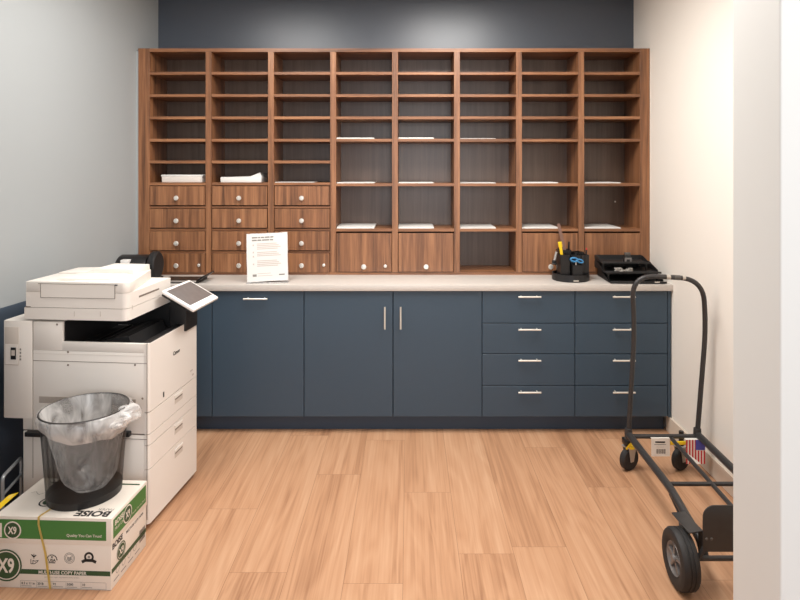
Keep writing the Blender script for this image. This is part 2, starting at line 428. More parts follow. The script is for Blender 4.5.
# ------------------------------------------------------------------ pigeonhole cabinet
SS = F/YSH
def sx(px): return (px-CX)/SS
def sz(py): return H-(py-CY)/SS - ZC
PC = thing('pigeonhole_cabinet', 'tall walnut pigeonhole cabinet of eight columns standing on the pale worktop', 'cabinet', (0, YSH, ZC))
DP = .295                       # clear depth
op = [(149.5, 205.2), (211.6, 267.8), (274.0, 330.2), (336, 392), (398, 454), (460, 516), (522, 578), (584.5, 640)]
OP = [(sx(a), sx(b)) for a, b in op]
ZTOP = sz(48.3); ZTB = sz(51.8); ZBB = sz(272.2)
MB().box(-1.797, OP[0][0], 0, DP, 0, ZTOP, 'wood_z', bev=.001, seg=1).build('side_panel', PC)
MB().box(OP[7][1], 1.598, 0, DP, 0, ZTOP, 'wood_z', bev=.001, seg=1).build('side_panel', PC)
MB().box(OP[0][0], OP[7][1], .0015, DP, ZTB, ZTOP-.0005, 'wood_x').build('top_panel', PC)
MB().box(OP[0][0], OP[7][1], .0015, DP, 0, ZBB, 'wood_x').build('bottom_panel', PC)
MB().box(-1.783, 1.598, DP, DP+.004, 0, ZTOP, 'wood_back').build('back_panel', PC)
div = None
for k in range(7):
    a, b = OP[k][1], OP[k+1][0]
    if div is None: div = MB().box(-.0195, .0195, 0, DP, ZBB, ZTB, 'wood_z', bev=.001, seg=1).build('divider', PC, ((a+b)/2, 0, 0))
    else:
        c = dup(div, PC, ((a+b)/2, 0, 0))
shelf0 = None
def shelf(k, py):
    global shelf0
    a, b = OP[k]; xc = (a+b)/2
    z = sz(py)
    if shelf0 is None: shelf0 = MB().box(-.187, .187, .003, DP, -.0095, .0095, 'wood_x', bev=.001, seg=1).build('shelf', PC, (xc, 0, z)); return
    dup(shelf0, PC, (xc, 0, z))
for k in range(8):
    for py in ((73.2, 95.5, 117.8, 140.2, 162, 184) if k < 3 else (73.2, 95.5, 117.8, 140.2, 184.8, 230.2)): shelf(k, py)
rail0 = None
for k in range(3):
    for py in (207.2, 229.7, 252):
        xc = (OP[k][0]+OP[k][1])/2
        if rail0 is None: rail0 = MB().box(-.187, .187, .006, .05, -.0075, .0075, 'wood_x', bev=.001, seg=1).build('drawer_rail', PC, (xc, 0, sz(py)))
        else: dup(rail0, PC, (xc, 0, sz(py)))
def knob(r, d):
    prof = [(0, 0), (r*.45, 0), (r*.42, d*.45), (r*.85, d*.6), (r, d*.78), (r*.8, d*.95), (0, d)]
    return MB().lathe(prof, 'steel', 18, Matrix.Rotation(PI/2, 4, 'X'))
dr0 = None
lockm = None
for k in range(3):
    a, b = OP[k]; xc = (a+b)/2
    for y0, y1 in ((186.2, 205.2), (208.8, 227.8), (231.3, 250.3), (253.4, 271.6)):
        z0, z1 = sz(y1), sz(y0); h = (sz(205.2)-sz(186.2))
        if dr0 is None:
            mb = MB().box(-.1825, .1825, -.004, .016, h, 0, 'wood_z', bev=.0015, seg=1)
            mb.box(-.172, .172, .016, .26, h*.9, h*.15, 'wood_z')
            dr0 = mb.build('drawer', PC, (xc, 0, z1))
            kn = knob(.0165, .026).build('knob', dr0, (0, -.004, h*.62))
        else: dup(dr0, PC, (xc, 0, z1))
for k, lk in ((0, None), (2, None)):
    xc = (OP[k][0]+OP[k][1])/2
    knob(.010, .008).build('lock', PC, (xc+.145, -.004, sz(265)))
do0 = None
for k in (3, 4, 6, 7):
    a, b = OP[k]; xc = (a+b)/2
    if do0 is None:
        do0 = MB().box(-.183, .183, -.003, .016, sz(271.8), sz(233.2), 'wood_z', bev=.0015, seg=1).build('cabinet_door', PC, (xc, 0, 0))
        knob(.0175, .028).build('knob', do0, (0, -.003, sz(266.3)))
    else: dup(do0, PC, (xc, 0, 0))
knob(.011, .008).build('lock', PC, ((OP[3][0]+OP[3][1])/2+.142, -.003, sz(266)))
knob(.006, .006).build('screw_cap', PC, (OP[7][1]-.065, DP+.003, sz(204)))

# papers in the pigeonholes
names = ['first', 'second', 'third', 'fourth', 'fifth', 'sixth', 'seventh', 'eighth']
def sheet_pile(k, py, h, w=.242, d=.27, dx=.0):
    a = OP[k][0]; z = ZC+sz(py)+.0095
    mb = MB(); n = 3
    for i in range(n):
        o = (random.uniform(-.003, .003) if i else 0)
        mb.box(0+o if o > 0 else 0, w+o, .004+abs(o), d+o, h*i/n, h*(i+1)/n, 'paper')
    return mb.build('paper_sheets', None, (a+.003+dx, YSH+.006, z+.0005))
for k, py, h, where in ((3, 140.2, .008, 'upper'), (4, 140.2, .009, 'upper'), (5, 140.2, .004, 'upper'),
                        (3, 184.8, .006, 'middle'), (4, 184.8, .006, 'middle'), (5, 184.8, .004, 'middle'), (6, 184.8, .007, 'middle'), (7, 184.8, .006, 'middle'),
                        (3, 230.2, .012, 'lowest'), (4, 230.2, .011, 'lowest'), (5, 230.2, .007, 'lowest'), (6, 230.2, .008, 'lowest'), (7, 230.2, .008, 'lowest')):
    o = sheet_pile(k, py, h, w={3: .25, 4: .235, 5: .236}.get(k, .24))
    what = {'upper': 'fourth shelf down', 'middle': 'fifth shelf down', 'lowest': 'lowest open shelf'}[where]
    tag(o, 'loose white sheets on the %s, %s column from left' % (what, names[k]), 'paper', 'paper sheets in the pigeonholes')
o = MB().box(0, .26, .004, .27, 0, .003, 'paper').build('paper_sheets', None, (OP[2][0]+.004, YSH+.004, ZC+sz(184)+.010))
tag(o, 'single thin white sheet above the top drawer of the third column', 'paper', 'paper sheets in the pigeonholes')
z = ZC+sz(184)+.0095
mb = MB().box(0, .268, 0, .27, .0005, .040, 'paper2', bev=.003).box(-.006, .274, .002, .265, .0405, .052, 'paper', bev=.003)
for i in range(6): mb.box(.001, .2675, -.0006, .002, .005+i*.006, .0062+i*.006, 'ink_pale')
tag(mb.build('paper_ream', None, (sx(160.5), YSH+.02, z)), 'thick white paper stack above the top drawer of the first column', 'paper')
mb = MB().box(0, .272, 0, .27, .0005, .036, 'paper', bev=.002)
mb.prism([(.01, .0365), (.19, .040), (.255, .066), (.271, .0365)], .03, .24, 'paper', 'XZ')
tag(mb.build('paper_ream', None, (sx(219.5), YSH+.02, z)), 'white paper stack with curled top sheet above the top drawer of the second column', 'paper')

# ------------------------------------------------------------------ copier
CF = Frame((-260*2.694/F, 2.694, 0), -R(4.9))
cp = thing('copier', 'large ivory office copier against the left wall', 'copier', CF.o, CF.a)
fr, sd = CF.front, CF.side
DPT = .50
zA = fr(149, 344)[1]; zs1 = .528; zs2 = .430; zs3 = .381; zs4 = .274
xl = fr(23, 430)[0]; xm_ = fr(4, 340)[0]; xs = fr(33, 400)[0]; xo = fr(62.5, 330)[0]
zmod = fr(10, 320)[1]; zmb = fr(10, 418)[1]
FR = .022
b = MB()
vert = lambda c, d: abs(d.z) > .9
b.box(xl, -FR, 0, DPT, .03, zs2-.003, 'cream', bev=.004)                       # pedestal with paper decks
b.box(xl, -FR, 0, DPT, zs2+.003, zA-.041, 'cream', bev=.002)
b.box(xl+.004, -FR-.002, .004, DPT-.004, zs2-.004, zs2+.004, 'cream_dark')
b.box(xo-.002, -.0225, 0, .014, zA-.0408, zA, 'cream', bev=.001)                 # near wall of the output tray
b.box(xs, xo, 0, DPT, zA-.0408, zmod-.004, 'cream', bev=.002)                    # column left of the output tray
b.box(xl, -.03, DPT-.06, DPT, zA-.04, zmod, 'cream', bev=.004)
b.build('body', cp)
# printed seams on the near side panel
s_ = MB()
def sline(p0, p1, wd=.0022, m='cream_dark'):
    (x0, z0), (x1, z1) = fr(*p0), fr(*p1)
    if abs(x1-x0) > abs(z1-z0): s_.box(min(x0, x1), max(x0, x1), -.0008, .002, (z0+z1)/2-wd/2, (z0+z1)/2+wd/2, m)
    else: s_.box((x0+x1)/2-wd/2, (x0+x1)/2+wd/2, -.0008, .002, min(z0, z1), max(z0, z1), m)
sline((33, 362), (147, 362)); sline((33, 321), (33, 478)); sline((147, 343), (147, 520), .0016)
sline((33, 437), (147, 437.5)); sline((33, 354.6), (147, 355), .001, 'cream_mid')
s_.build('panel_seams', cp)
for px, py in ((57, 324.5), (68, 352), (68, 365), (135, 365), (142.5, 398.5)):
    x, z = fr(px, py)
    MB().lathe([(0, .002), (.0035, .002), (.005, 0)], 'cream_dark', 12, Matrix.Rotation(PI/2, 4, 'X')).build('screw', cp, (x, 0, z))
v_ = MB()
x0, z1 = fr(39, 396); x1, z0 = fr(136, 406)
v_.box(x0, x1, -.001, .004, z0, z1, 'cream_mid')
for k in range(6): v_.box(x0+.003, x1-.003, -.002, .003, z0+(z1-z0)*(k+.3)/6, z0+(z1-z0)*(k+.6)/6, 'cream_dark')
v_.build('vent_grille', cp)
for a, c in ((27.5, 45), (122, 131.5)):
    x0, z1 = fr(a, 430.3); x1, z0 = fr(c, 435.6)
    MB().box(x0, x1, -.022, .004, z0, z1, 'black', bev=.004).build('side_grip', cp)
# left module
mo = MB().box(xm_, xs-.001, -.004, DPT-.05, zmb, zmod, 'cream', bev=.006)
o = mo.build('side_module', cp)
x0, z1 = fr(5.5, 326.5); x1, z0 = fr(19.5, 365)
q = MB().box(x0, x1, -.0055, 0, z0, z1, 'cream_mid', bev=.001)
q.box(x0+.004, x1-.002, -.0065, 0, z0+.004, z0+(z1-z0)*.55, 'cream')
a, c = fr(12, 347); a2, c2 = fr(17, 359)
q.box(a, a2, -.0085, 0, c2, c, 'black')
q.box(a+.004, a2-.004, -.0095, 0, c2+.018, c-.012, 'cream_mid')
for py in (349, 352.5, 356, 359):
    a, c = fr(21.2, py); q.box(a-.003, a+.003, -.006, 0, c-.004, c+.004, 'ink_grey')
q.build('side_switch', o)
# front: cover, three paper drawers
def face_panel(name, z0, z1, m='cream'):
    return MB().box(-.0215, 0, .0, DPT, z0, z1, m, bev=.018, seg=4, only=lambda c, d: abs(d.z) > .9 and c.x > -.005).build(name, cp)
face_panel('front_cover', zs1+.002, zA)
drw = []
for z0, z1 in ((zs2+.0015, zs1-.0015), (zs3+.0015, zs2-.0015), (zs4+.0015, zs3-.0015), (.03, zs4-.0015)):
    drw.append((face_panel('paper_drawer' if abs(z1-zs2) > .01 else 'base_band', z0, z1), z0, z1))
MB().box(-.03, -.008, .012, DPT-.012, .032, zA-.045, 'cream_dark').build('front_frame', cp)
hy = sd(178.5, 400)[0]
for d, z1 in ((drw[0][0], zs1-.012), (drw[2][0], zs3-.012), (drw[3][0], zs4-.02)):
    h_ = MB().box(-.001, .0015, hy-.042, hy+.042, z1-.044, z1, 'cream_mid', bev=.0007, seg=1)
    h_.box(.0012, .004, hy-.040, hy+.040, z1-.016, z1-.001, 'cream', bev=.001, seg=1)
    h_.box(.001, .0022, hy-.038, hy+.038, z1-.024, z1-.016, 'cream_dark')
    h_.build('handle', d)
lg = MB()
y0, z0 = sd(173.0, 355.2)
lg.text('Canon', (.0008, y0, z0-.003), (0, 1, 0), (0, 0, 1), .026, 'ink', bold=.03)
y0, z0 = sd(163, 397)
lg.box(0, .001, y0, y0+.011, z0-.002, z0+.022, 'ink')
y0, z0 = sd(190, 372); lg.box(0, .0008, y0, y0+.03, z0, z0+.006, 'ink_pale')
y0, z0 = sd(192, 376); lg.box(0, .0008, y0, y0+.02, z0, z0+.010, 'ink_pale')
lg.build('front_marks', cp)
# output tray (black, stepped) and its rim
tr = MB()
tr.box(xo+.001, -.022, .014, DPT-.01, zA-.0408, zA-.036, 'black_matte')
tr.prism([(xo+.001, zA-.037), (-.36, zA-.037), (-.16, zA+.012), (-.13, zA+.012), (-.11, zA-.037)], .06, DPT-.12, 'black_matte', 'XZ')
for k in range(4): tr.box(-.30+k*.05, -.29+k*.05, .07, DPT-.13, zA-.035, zA-.012+k*.008, 'black')
tr.prism([(-.034, zA-.037), (-.034, zA+.004), (-.004, zA+.0025), (-.001, zA-.004), (-.001, zA-.012)], .016, DPT, 'black', 'XZ', bev=.001)
tr.box(xo+.001, -.02, .012, .018, zA-.037, zA+.0015, 'black')
tr.box(xo, xo+.004, .012, DPT-.06, zA-.037, zmod-.004, 'black_matte')
tr.build('output_tray', cp)
rc = MB()
rc.box(-.24, -.045, DPT-.085, DPT, zA-.03, zmod+.03, 'black_matte', bev=.004)
rc.box(-.10, -.05, DPT-.12, DPT-.085, zA+.0, zmod-.01, 'black', bev=.004)
rc.box(xo+.005, -.2, DPT-.075, DPT-.061, zA-.03, zmod+.0, 'black_matte')
rc.build('rear_support', cp)
# scanner
xsL = fr(25, 310)[0]; xsR = fr(128, 310)[0]
zS0 = fr(80, 320)[1]; zS1 = fr(80, 308)[1]; zT = fr(80, 282)[1]
SDP = sd(170.5, 285, xsR)[0]
zLed = CF.o.z+H-(278-CY)*(CF.o+CF.w*SDP).y/F
scn = MB()
rr = lambda c, d: abs(d.z) > .9 and c.x > xsR-.1 and c.y < .1
scn.box(xsL, xsR, -.004, SDP, zS0, zS1-.0015, 'cream', bev=.03, seg=5, only=rr)
scn.box(xsL+.004, xsR-.004, .0, SDP-.004, zS1-.002, zS1+.001, 'cream_dark', bev=.03, seg=5, only=rr)
scn.box(xsL+.008, xsR, -.004, SDP, zS1+.0005, zLed, 'cream', bev=.03, seg=5, only=rr)
for px in (75, 101):
    x, z = fr(px, 314); scn.box(x-.001, x+.001, -.0055, 0, z-.010, z+.012, 'cream_mid')
y0, z0 = sd(126.8+5, 308, xsR); scn.box(xsR-.001, xsR+.0008, y0, y0+.008, z0-.007, z0+.012, 'cream_mid')
sb = scn.build('scanner', cp)
ya, za = sd(139, 298, xsR); yb, zb = sd(159, 287.5, xsR)
MB().box(xsR-.002, xsR+.001, ya, yb, (za+zb)/2-.004, (za+zb)/2+.004, 'cream_dark').build('slot', sb)
fd = MB()
FDP = .36
xB = fr(151, 270, FDP)[0]
fd.prism([(xsL+.008, -.004)]+[(xsR-.03+.03*math.sin(t), .026-.03*math.cos(t)) for t in (PI/2*k/6 for k in range(7))]+[(xsR-.004, .06), (xB, FDP), (xsL+.008, FDP)], zLed+.0005, zT, 'cream', 'XY', bev=.002)
fd.box(xsL+.006, xsL+.03, -.005, .1, zS1+.0005, zS1+.004, 'cream_dark')
o = fd.build('document_feeder', cp)
x0, z1 = fr(41.5, 283.5); x1, z0 = fr(115.5, 298.5)
z1 = min(z1, zT-.004)
c_ = MB().box(x0, x1, -.0058, 0, z0, z1, 'cream', bev=.001, seg=1)
for (a, bb, e, f) in ((x0-.001, x0+.001, z0, z1), (x1-.001, x1+.001, z0, z1), (x0, x1, z0-.001, z0+.001), (x0-.012, x1+.012, z1-.0005, z1+.0016)):
    c_.box(a, bb, -.0063, 0, e, f, 'cream_dark')
c_.box(x1-.0, x1+.012, -.0066, 0, z1-.003, z1+.002, 'ink')
c_.build('feeder_cover', o)
ft = MB()
ft.prism([(xsL+.02, zT-.002), (xsL+.02, zT+.006), (xsL+.16, zT+.010), (xsL+.22, zT+.030), (xB-.004, zT+.028), (xB-.001, zT-.002)], .20, FDP-.006, 'cream', 'XZ', bev=.003)
ft.prism([(xsL+.10, zT-.002), (xsL+.13, zT+.006), (xsR-.11, zT+.006), (xsR-.08, zT-.002)], .05, .199, 'cream', 'XZ', bev=.002)
ft.build('feeder_tray', o)
mk = MB()
for x0, x1, y0, y1 in ((-.44, -.37, .02, .04),):
    mk.box(x0, x1, y0, y1, zT, zT+.0008, 'cream_mid')
mk.build('feeder_marks', o)
# tilted control panel
nb = ground(197.5, 309.7, .935); fb = ground(216.5, 297, .935)
lc = lambda p: Vector(((Vector(p)-CF.o).dot(CF.u), (Vector(p)-CF.o).dot(CF.w), p[2]))
nb, fb = lc(nb), lc(fb)
pw = abs(fb.y-nb.y); ph = .188; tilt = R(29)
pmx = Matrix.Translation(((nb.x+fb.x)/2, nb.y, .935)) @ Matrix.Rotation(tilt, 4, 'Y')
pn = MB().box(-ph, 0, 0, pw, -.018, 0, 'white_plastic', bev=.006, seg=3, mtx=pmx)
pn.box(-ph+.006, -.006, .006, pw-.006, -.03, -.0165, 'black', bev=.004, mtx=pmx)
pn_o = pn.build('control_panel', cp)
MB().box(-ph+.016, -.034, .014, pw-.016, -.001, .0008, 'screen', mtx=pmx).build('touch_screen', pn_o)
ar = MB().box(-.075, .012, pw*.35+nb.y, pw*.8+nb.y, .80, .945, 'black_matte', bev=.005)
ar.tube([(-.02, nb.y+pw*.5, .90), (.03, nb.y+pw*.5, .965)], .018, 'black_matte')
ar.build('panel_arm', cp)
for x in (xl+.05, -.07):
    for y in (.05, DPT-.06):
        MB().lathe([(0, 0), (.025, 0), (.022, .031), (0, .031)], 'black', 14).build('foot', cp, (x, y, 0))

# low pale tube frame by the wall, behind the carton
pts = [at(2.5, 494, 2.62), at(2.5, 477, 2.62), at(21, 462, 2.80)]
fm = MB().tube([(pts[1].x, pts[1].y, 0), pts[1], (pts[2].x, pts[2].y, pts[1].z), (pts[2].x, pts[2].y, 0)], .0075, 'alu', 10, smooth=.02)
p, q = Vector((pts[1].x, pts[1].y, pts[1].z-.08)), Vector((pts[2].x, pts[2].y, pts[1].z-.08))
fm.tube([p, q], .006, 'alu', 8)
tag(fm.build('metal_frame'), 'low pale metal tube frame by the dark blue wall behind the paper carton', 'frame')

# ------------------------------------------------------------------ paper carton
BF = Frame((-297.5*2.312/F, 2.312, 0), -R(2.5))
BW, BD, BH, LID = .462, .286, .277, .104
ct = thing('paper_carton', 'white and green copy paper carton on the floor under the waste bin', 'box', BF.o, BF.a)
f, s, tp = BF.front, BF.side, BF.top
e_ = .0006
m = MB().box(-BW+.003, -.003, .003, BD-.003, 0, BH-.02, 'carton', bev=.002)
y_ = .003-e_; x_ = -.003+e_
U, V = Vector((1, 0, 0)), Vector((0, 0, 1))
def FP(px, py): x, z = f(px, py, .003); return Vector((x, y_, z))
def band(mb, x0, x1, z0, z1, mt, y=None): mb.quad((x0, y_ if y is None else y, z0), (x1-x0, 0, 0), (0, 0, z1-z0), mt)
c = FP(6.5, 565)
zb0, zb1 = FP(60, 574.8).z, FP(60, 570).z
band(m, c.x, -.006, zb0, zb1, 'green_dark')
c2 = Vector((c.x, y_-e_, c.z)); rr_ = .062
m.ring(c2, U, V, 0, rr_, 'carton'); m.ring(c2+Vector((0, -e_, 0)), U, V, rr_*.9, rr_, 'green_dark'); m.ring(c2+Vector((0, -e_, 0)), U, V, 0, rr_*.83, 'green_dark')
m.text('X9', c2+Vector((0, -2*e_, -.026)), U, V, .075, 'carton', 'CENTER', bold=.03, stretch=.72)
p = FP(62.5, 574.1); m.text('MULTI-USE COPY PAPER', (p.x, y_-e_, p.z), U, V, .0175, 'carton', 'CENTER', bold=.02, stretch=1.0)
p = FP(62, 577.8); m.text('laser printers, copiers, inkjet printers and fax machines', (p.x, y_, p.z), U, V, .0062, 'ink_grey', 'CENTER')
# icons
p = FP(34, 558)
def stroke(mb, pts, wdt, mt, org):
    for a, b_ in zip(pts, pts[1:]):
        a, b_ = Vector((a[0], 0, a[1])), Vector((b_[0], 0, b_[1])); d = (b_-a); n = Vector((-d.z, 0, d.x)).normalized()*wdt*1.45
        mb.quad(org+a-n/2, d, n, mt)
stroke(m, [(0, -.002), (.0, .016)], .002, 'ink', p); stroke(m, [(0, .004), (-.010, .014)], .003, 'ink', p); stroke(m, [(0, .004), (.009, .012)], .003, 'ink', p)
stroke(m, [(-.012, -.004), (-.012, -.022), (.002, -.022), (.014, -.014), (.018, -.008), (.004, -.012), (-.004, -.008), (-.004, -.022)], .0018, 'ink', p)
p = FP(52, 558)
for k in range(9):
    a0, a1 = PI*k/9, PI*(k+.8)/9
    stroke(m, [(.020*math.cos(a0), .020*math.sin(a0)-.008), (.020*math.cos(a1), .020*math.sin(a1)-.008)], .0028, 'ink', p)
m.text('USA', p+Vector((0, 0, -.014)), U, V, .016, 'ink', 'CENTER', bold=.03); stroke(m, [(-.013, -.018), (.013, -.018)], .0025, 'ink', p)
m.ring(p+Vector((0, 0, .004)), U, V, 0, .004, 'ink', 5)
p = FP(69.5, 558)
m.ring(p, U, V, .019, .021, 'ink_grey'); m.ring(p, U, V, .014, .016, 'ink_grey')
for k in range(3): stroke(m, [(-.009, -.006+k*.005), (0, -.010+k*.005), (.009, -.004+k*.005)], .0022, 'ink_grey', p)
p = FP(89, 558)
m.ring(p+Vector((0, 0, .004)), U, V, .011, .019, 'ink'); m.ring(p+Vector((0, 0, .004)), U, V, 0, .005, 'ink_grey')
stroke(m, [(-.028, -.016), (-.012, -.008)], .008, 'ink', p); stroke(m, [(.012, -.008), (.028, -.016)], .008, 'ink', p); stroke(m, [(-.016, -.009), (.016, -.009)], .008, 'ink', p)
# information row
z1, z0 = FP(60, 581.6).z, FP(60, 588.3).z
xs_ = [FP(px, 585).x for px in (20.5, 36.5, 52, 66, 81, 106)]
for z in (z0, z1): m.quad((xs_[0], y_, z), (xs_[-1]-xs_[0], 0, 0), (0, 0, .001), 'ink_grey')
for x in xs_: m.quad((x, y_, z0), (.001, 0, 0), (0, 0, z1-z0), 'ink_grey')
for x, t_ in zip(xs_, ('8.5 x 11 in', '20 lb', '92', '5000', '10')):
    m.text(t_, (x+.004, y_, z0+.012), U, V, .0125, 'ink', bold=.02)
    m.quad((x+.004, y_, z0+.005), (.04, 0, 0), (0, 0, .002), 'ink_grey')
# right side print
W, = (Vector((0, 1, 0)),)
def SP(px, py): y, z = s(px, py, -.003); return Vector((x_, y, z))
m.quad((x_, .006, FP(105, 574.8).z), (0, BD-.012, 0), (0, 0, zb1-zb0), 'green_dark')
p = SP(121, 550); p.x += e_
m.ring(p, W, V, 0, .034, 'carton'); m.ring(p+Vector((e_, 0, 0)), W, V, .029, .033, 'green_dark'); m.ring(p+Vector((e_, 0, 0)), W, V, 0, .026, 'green_dark')
m.text('X9', p+Vector((2*e_, 0, -.013)), W, V, .036, 'carton', 'CENTER', bold=.03, stretch=.75)
m.text('BOISE', (x_, .010, .150), W, V, .030, 'ink', bold=.04)
m.text('MULTI-USE COPY PAPER', (x_, .115, .150), W, V, .0145, 'ink', bold=.02, stretch=.9)
for k in range(4): m.ring((x_, .05+k*.045, .052), W, V, .011, .013, 'ink_grey', 14)
for k in range(4): m.quad((x_, .02+k*.055, .022), (0, .04, 0), (0, 0, .004), 'ink_grey')
for k in range(14): m.quad((x_, .225+k*.0034, .045), (0, .0012+.001*(k % 3 == 0), 0), (0, 0, .05), 'ink')
bd = m.build('carton_body', ct)
# lid
l = MB().box(-BW, 0, 0, BD, BH-LID, BH, 'carton', bev=.002)
ly = -e_
def FL(px, py): x, z = f(px, py); return Vector((x, ly, z))
g1, g0 = FL(60, 520.5).z, FL(60, 539.6).z
band(l, -BW+.004, FL(106.3, 530).x, g0, g1, 'green', ly)
p = FL(12.8, 530); p.y -= e_
l.ring(p, U, V, 0, .034, 'carton'); l.ring(p+Vector((0, -e_, 0)), U, V, 0, .029, 'green_dark'); l.text('X9', p+Vector((0, -2*e_, -.013)), U, V, .038, 'carton', 'CENTER', bold=.03, stretch=.72)
p = FL(-6, 530); p.y -= e_
l.box(-BW+.012, FL(2, 530).x, ly-.0008, ly, p.z-.026, p.z+.028, 'carton')
p = FL(102, 537.4); l.text('Quality You Can Trust!', (p.x, ly-e_, p.z), U, V, .0145, 'carton', 'RIGHT', bold=.015)
lx = e_
def SL(px, py): y, z = s(px, py); return Vector((lx, y, z))
l.quad((lx, .012, g0), (0, BD-.024, 0), (0, 0, g1-g0), 'green')
p = SL(127.4, 512); p.x += e_; p.z = (g0+g1)/2
l.ring(p, W, V, 0, .034, 'carton'); l.ring(p+Vector((e_, 0, 0)), W, V, 0, .029, 'green_dark'); l.text('X9', p+Vector((2*e_, 0, -.013)), W, V, .038, 'carton', 'CENTER', bold=.03, stretch=.72)
l.text('BOISE', (lx+e_, .022, g0+.045), W, V, .026, 'carton', bold=.03)
l.text('Multi-Use', (lx+e_, .022, g0+.025), W, V, .018, 'carton')
l.text('Quality You Can Trust!', (lx+e_, BD-.02, g0+.012), W, V, .0115, 'carton', 'RIGHT')
zt = BH+e_
x, y = tp(112, 517.0, BH)
l.text('BOISE', (-.022, .047, zt), (-1, 0, 0), (0, -1, 0), .050, 'ink', bold=.04, stretch=1.05)
l.text('PAPER', (-.022, .068, zt), (-1, 0, 0), (0, -1, 0), .022, 'ink_grey', stretch=1.05)
l.quad((-BW+.06, BD-.040, zt), (BW-.075, 0, 0), (0, .010, 0), 'green_dark')
l.quad((-.33, BD-.020, zt), (.2, 0, 0), (0, .003, 0), 'ink_grey')
c = Vector((-.315, .105, zt)); X1, Y1 = Vector((1, 0, 0)), Vector((0, 1, 0))
l.ring(c, X1, Y1, .030, .036, 'ink'); l.ring(c, X1, Y1, 0, .022, 'green_dark')
for k in range(9):
    a = Vector((-.43+k*.014, .165+.012*math.sin(k*1.7), zt)); b2 = Vector((-.416+k*.014, .165+.012*math.sin((k+1)*1.7), zt)); d = b2-a; n = Vector((-d.y, d.x, 0)).normalized()*.002
    l.quad(a, d, n, 'ink_grey')
l.build('carton_lid', ct)
# yellow sticker on the lid
(x0, y0), (x1, y1), (x2, y2) = tp(17, 494, BH), tp(0, 505, BH), tp(0, 512, BH)
A_, B_, C_ = [Vector((*tp(px, py, BH), zt+e_)) for px, py in ((18.7, 492.7), (9, 495.2), (1, 508.5))]
st = MB(); st.quad(A_, B_-A_, (C_-A_)*1.35, 'yellow'); st.quad(A_+(B_-A_)*.3+(C_-A_)*.08+Vector((0, 0, e_)), (B_-A_)*.35, (C_-A_)*.25, 'strap'); st.build('yellow_sticker', ct)
# strap round the carton
xa = FL(39, 520).x; xb = FL(50.5, 591).x
def strip(pts, wv, m='strap'):
    mb = MB(); t = .0014
    P = [Vector(p) for p in pts]; tb = bmesh.new(); w_ = Vector(wv)
    A = [tb.verts.new(p-w_/2) for p in P]; B = [tb.verts.new(p+w_/2) for p in P]
    for i in range(len(P)-1): tb.faces.new((A[i], B[i], B[i+1], A[i+1]))
    bmesh.ops.solidify(tb, geom=tb.faces[:], thickness=t)
    mb.merge(tb, m); return mb
BFM = Matrix.Translation(BF.o) @ Matrix.Rotation(BF.a, 4, 'Z')
loc = [(xb, -.0022, .003), ((xa+xb)/2+.004, -.0028, BH*.5), (xa, -.0028, BH*.9), (xa, -.0022, BH+.002), (xa+.012, .05, BH+.0028), (xa+.03, .12, BH+.0028), (xa+.035, BD*.6, BH+.0028), (xa+.04, BD+.002, BH+.0025), (xb+.01, BD+.003, .003)]
so = strip(loc, (.0085, 0, 0)).build('packing_strap', smooth=0); so.matrix_world = BFM
tag(so, 'thin yellow strap round the green and white paper carton', 'strap')

# ------------------------------------------------------------------ waste bin with liner
BZ = BH+.001
bc = ground(86, 490, BH); bc = Vector(((85-CX)*2.495/F, 2.495, BZ))
ANG = R(33)
BHH = .352
def ell(th, a, b):
    x, y = a*math.cos(th), b*math.sin(th)
    return Vector((x*math.cos(ANG)-y*math.sin(ANG), x*math.sin(ANG)+y*math.cos(ANG), 0))
A1, B1, A0, B0 = .164, .160, .138, .134
def prof(z): t = z/BHH; return A0+(A1-A0)*t, B0+(B1-B0)*t
bn = thing('waste_bin', 'black wire mesh round waste bin standing on the paper carton', 'waste bin', bc)
def band_mesh(z0, z1, m, nz=10, n=64, grow=0.0):
    mb = MB(); mb.mi(m); bm = mb.bm; uvl = bm.loops.layers.uv.new('UVMap'); rows = []
    for j in range(nz+1):
        z = z0+(z1-z0)*j/nz; a, b_ = prof(z); rows.append([bm.verts.new(ell(2*PI*k/n, a+grow, b_+grow)+Vector((0, 0, z))) for k in range(n)])
    for j in range(nz):
        for k in range(n):
            fc = bm.faces.new((rows[j][k], rows[j][(k+1) % n], rows[j+1][(k+1) % n], rows[j+1][k]))
            for lp, (uu, vv) in zip(fc.loops, ((k, j), (k+1, j), (k+1, j+1), (k, j+1))): lp[uvl].uv = (uu/n, vv/nz)
    return mb
band_mesh(.028, BHH, 'bin').build('mesh_wall', bn)
mb = band_mesh(0, .03, 'bin_solid', 2, grow=.001)
t = bmesh.new(); t.faces.new([t.verts.new(ell(2*PI*k/64, A0, B0)+Vector((0, 0, .002))) for k in range(64)]); mb.merge(t, 'bin_solid')
mb.build('base_ring', bn)
a, b_ = prof(BHH)
mb = MB(); mb.tube([ell(2*PI*k/64, a+.001, b_+.001)+Vector((0, 0, BHH)) for k in range(65)], .004, 'rim', 8, cap=False); mb.build('rim_wire', bn)
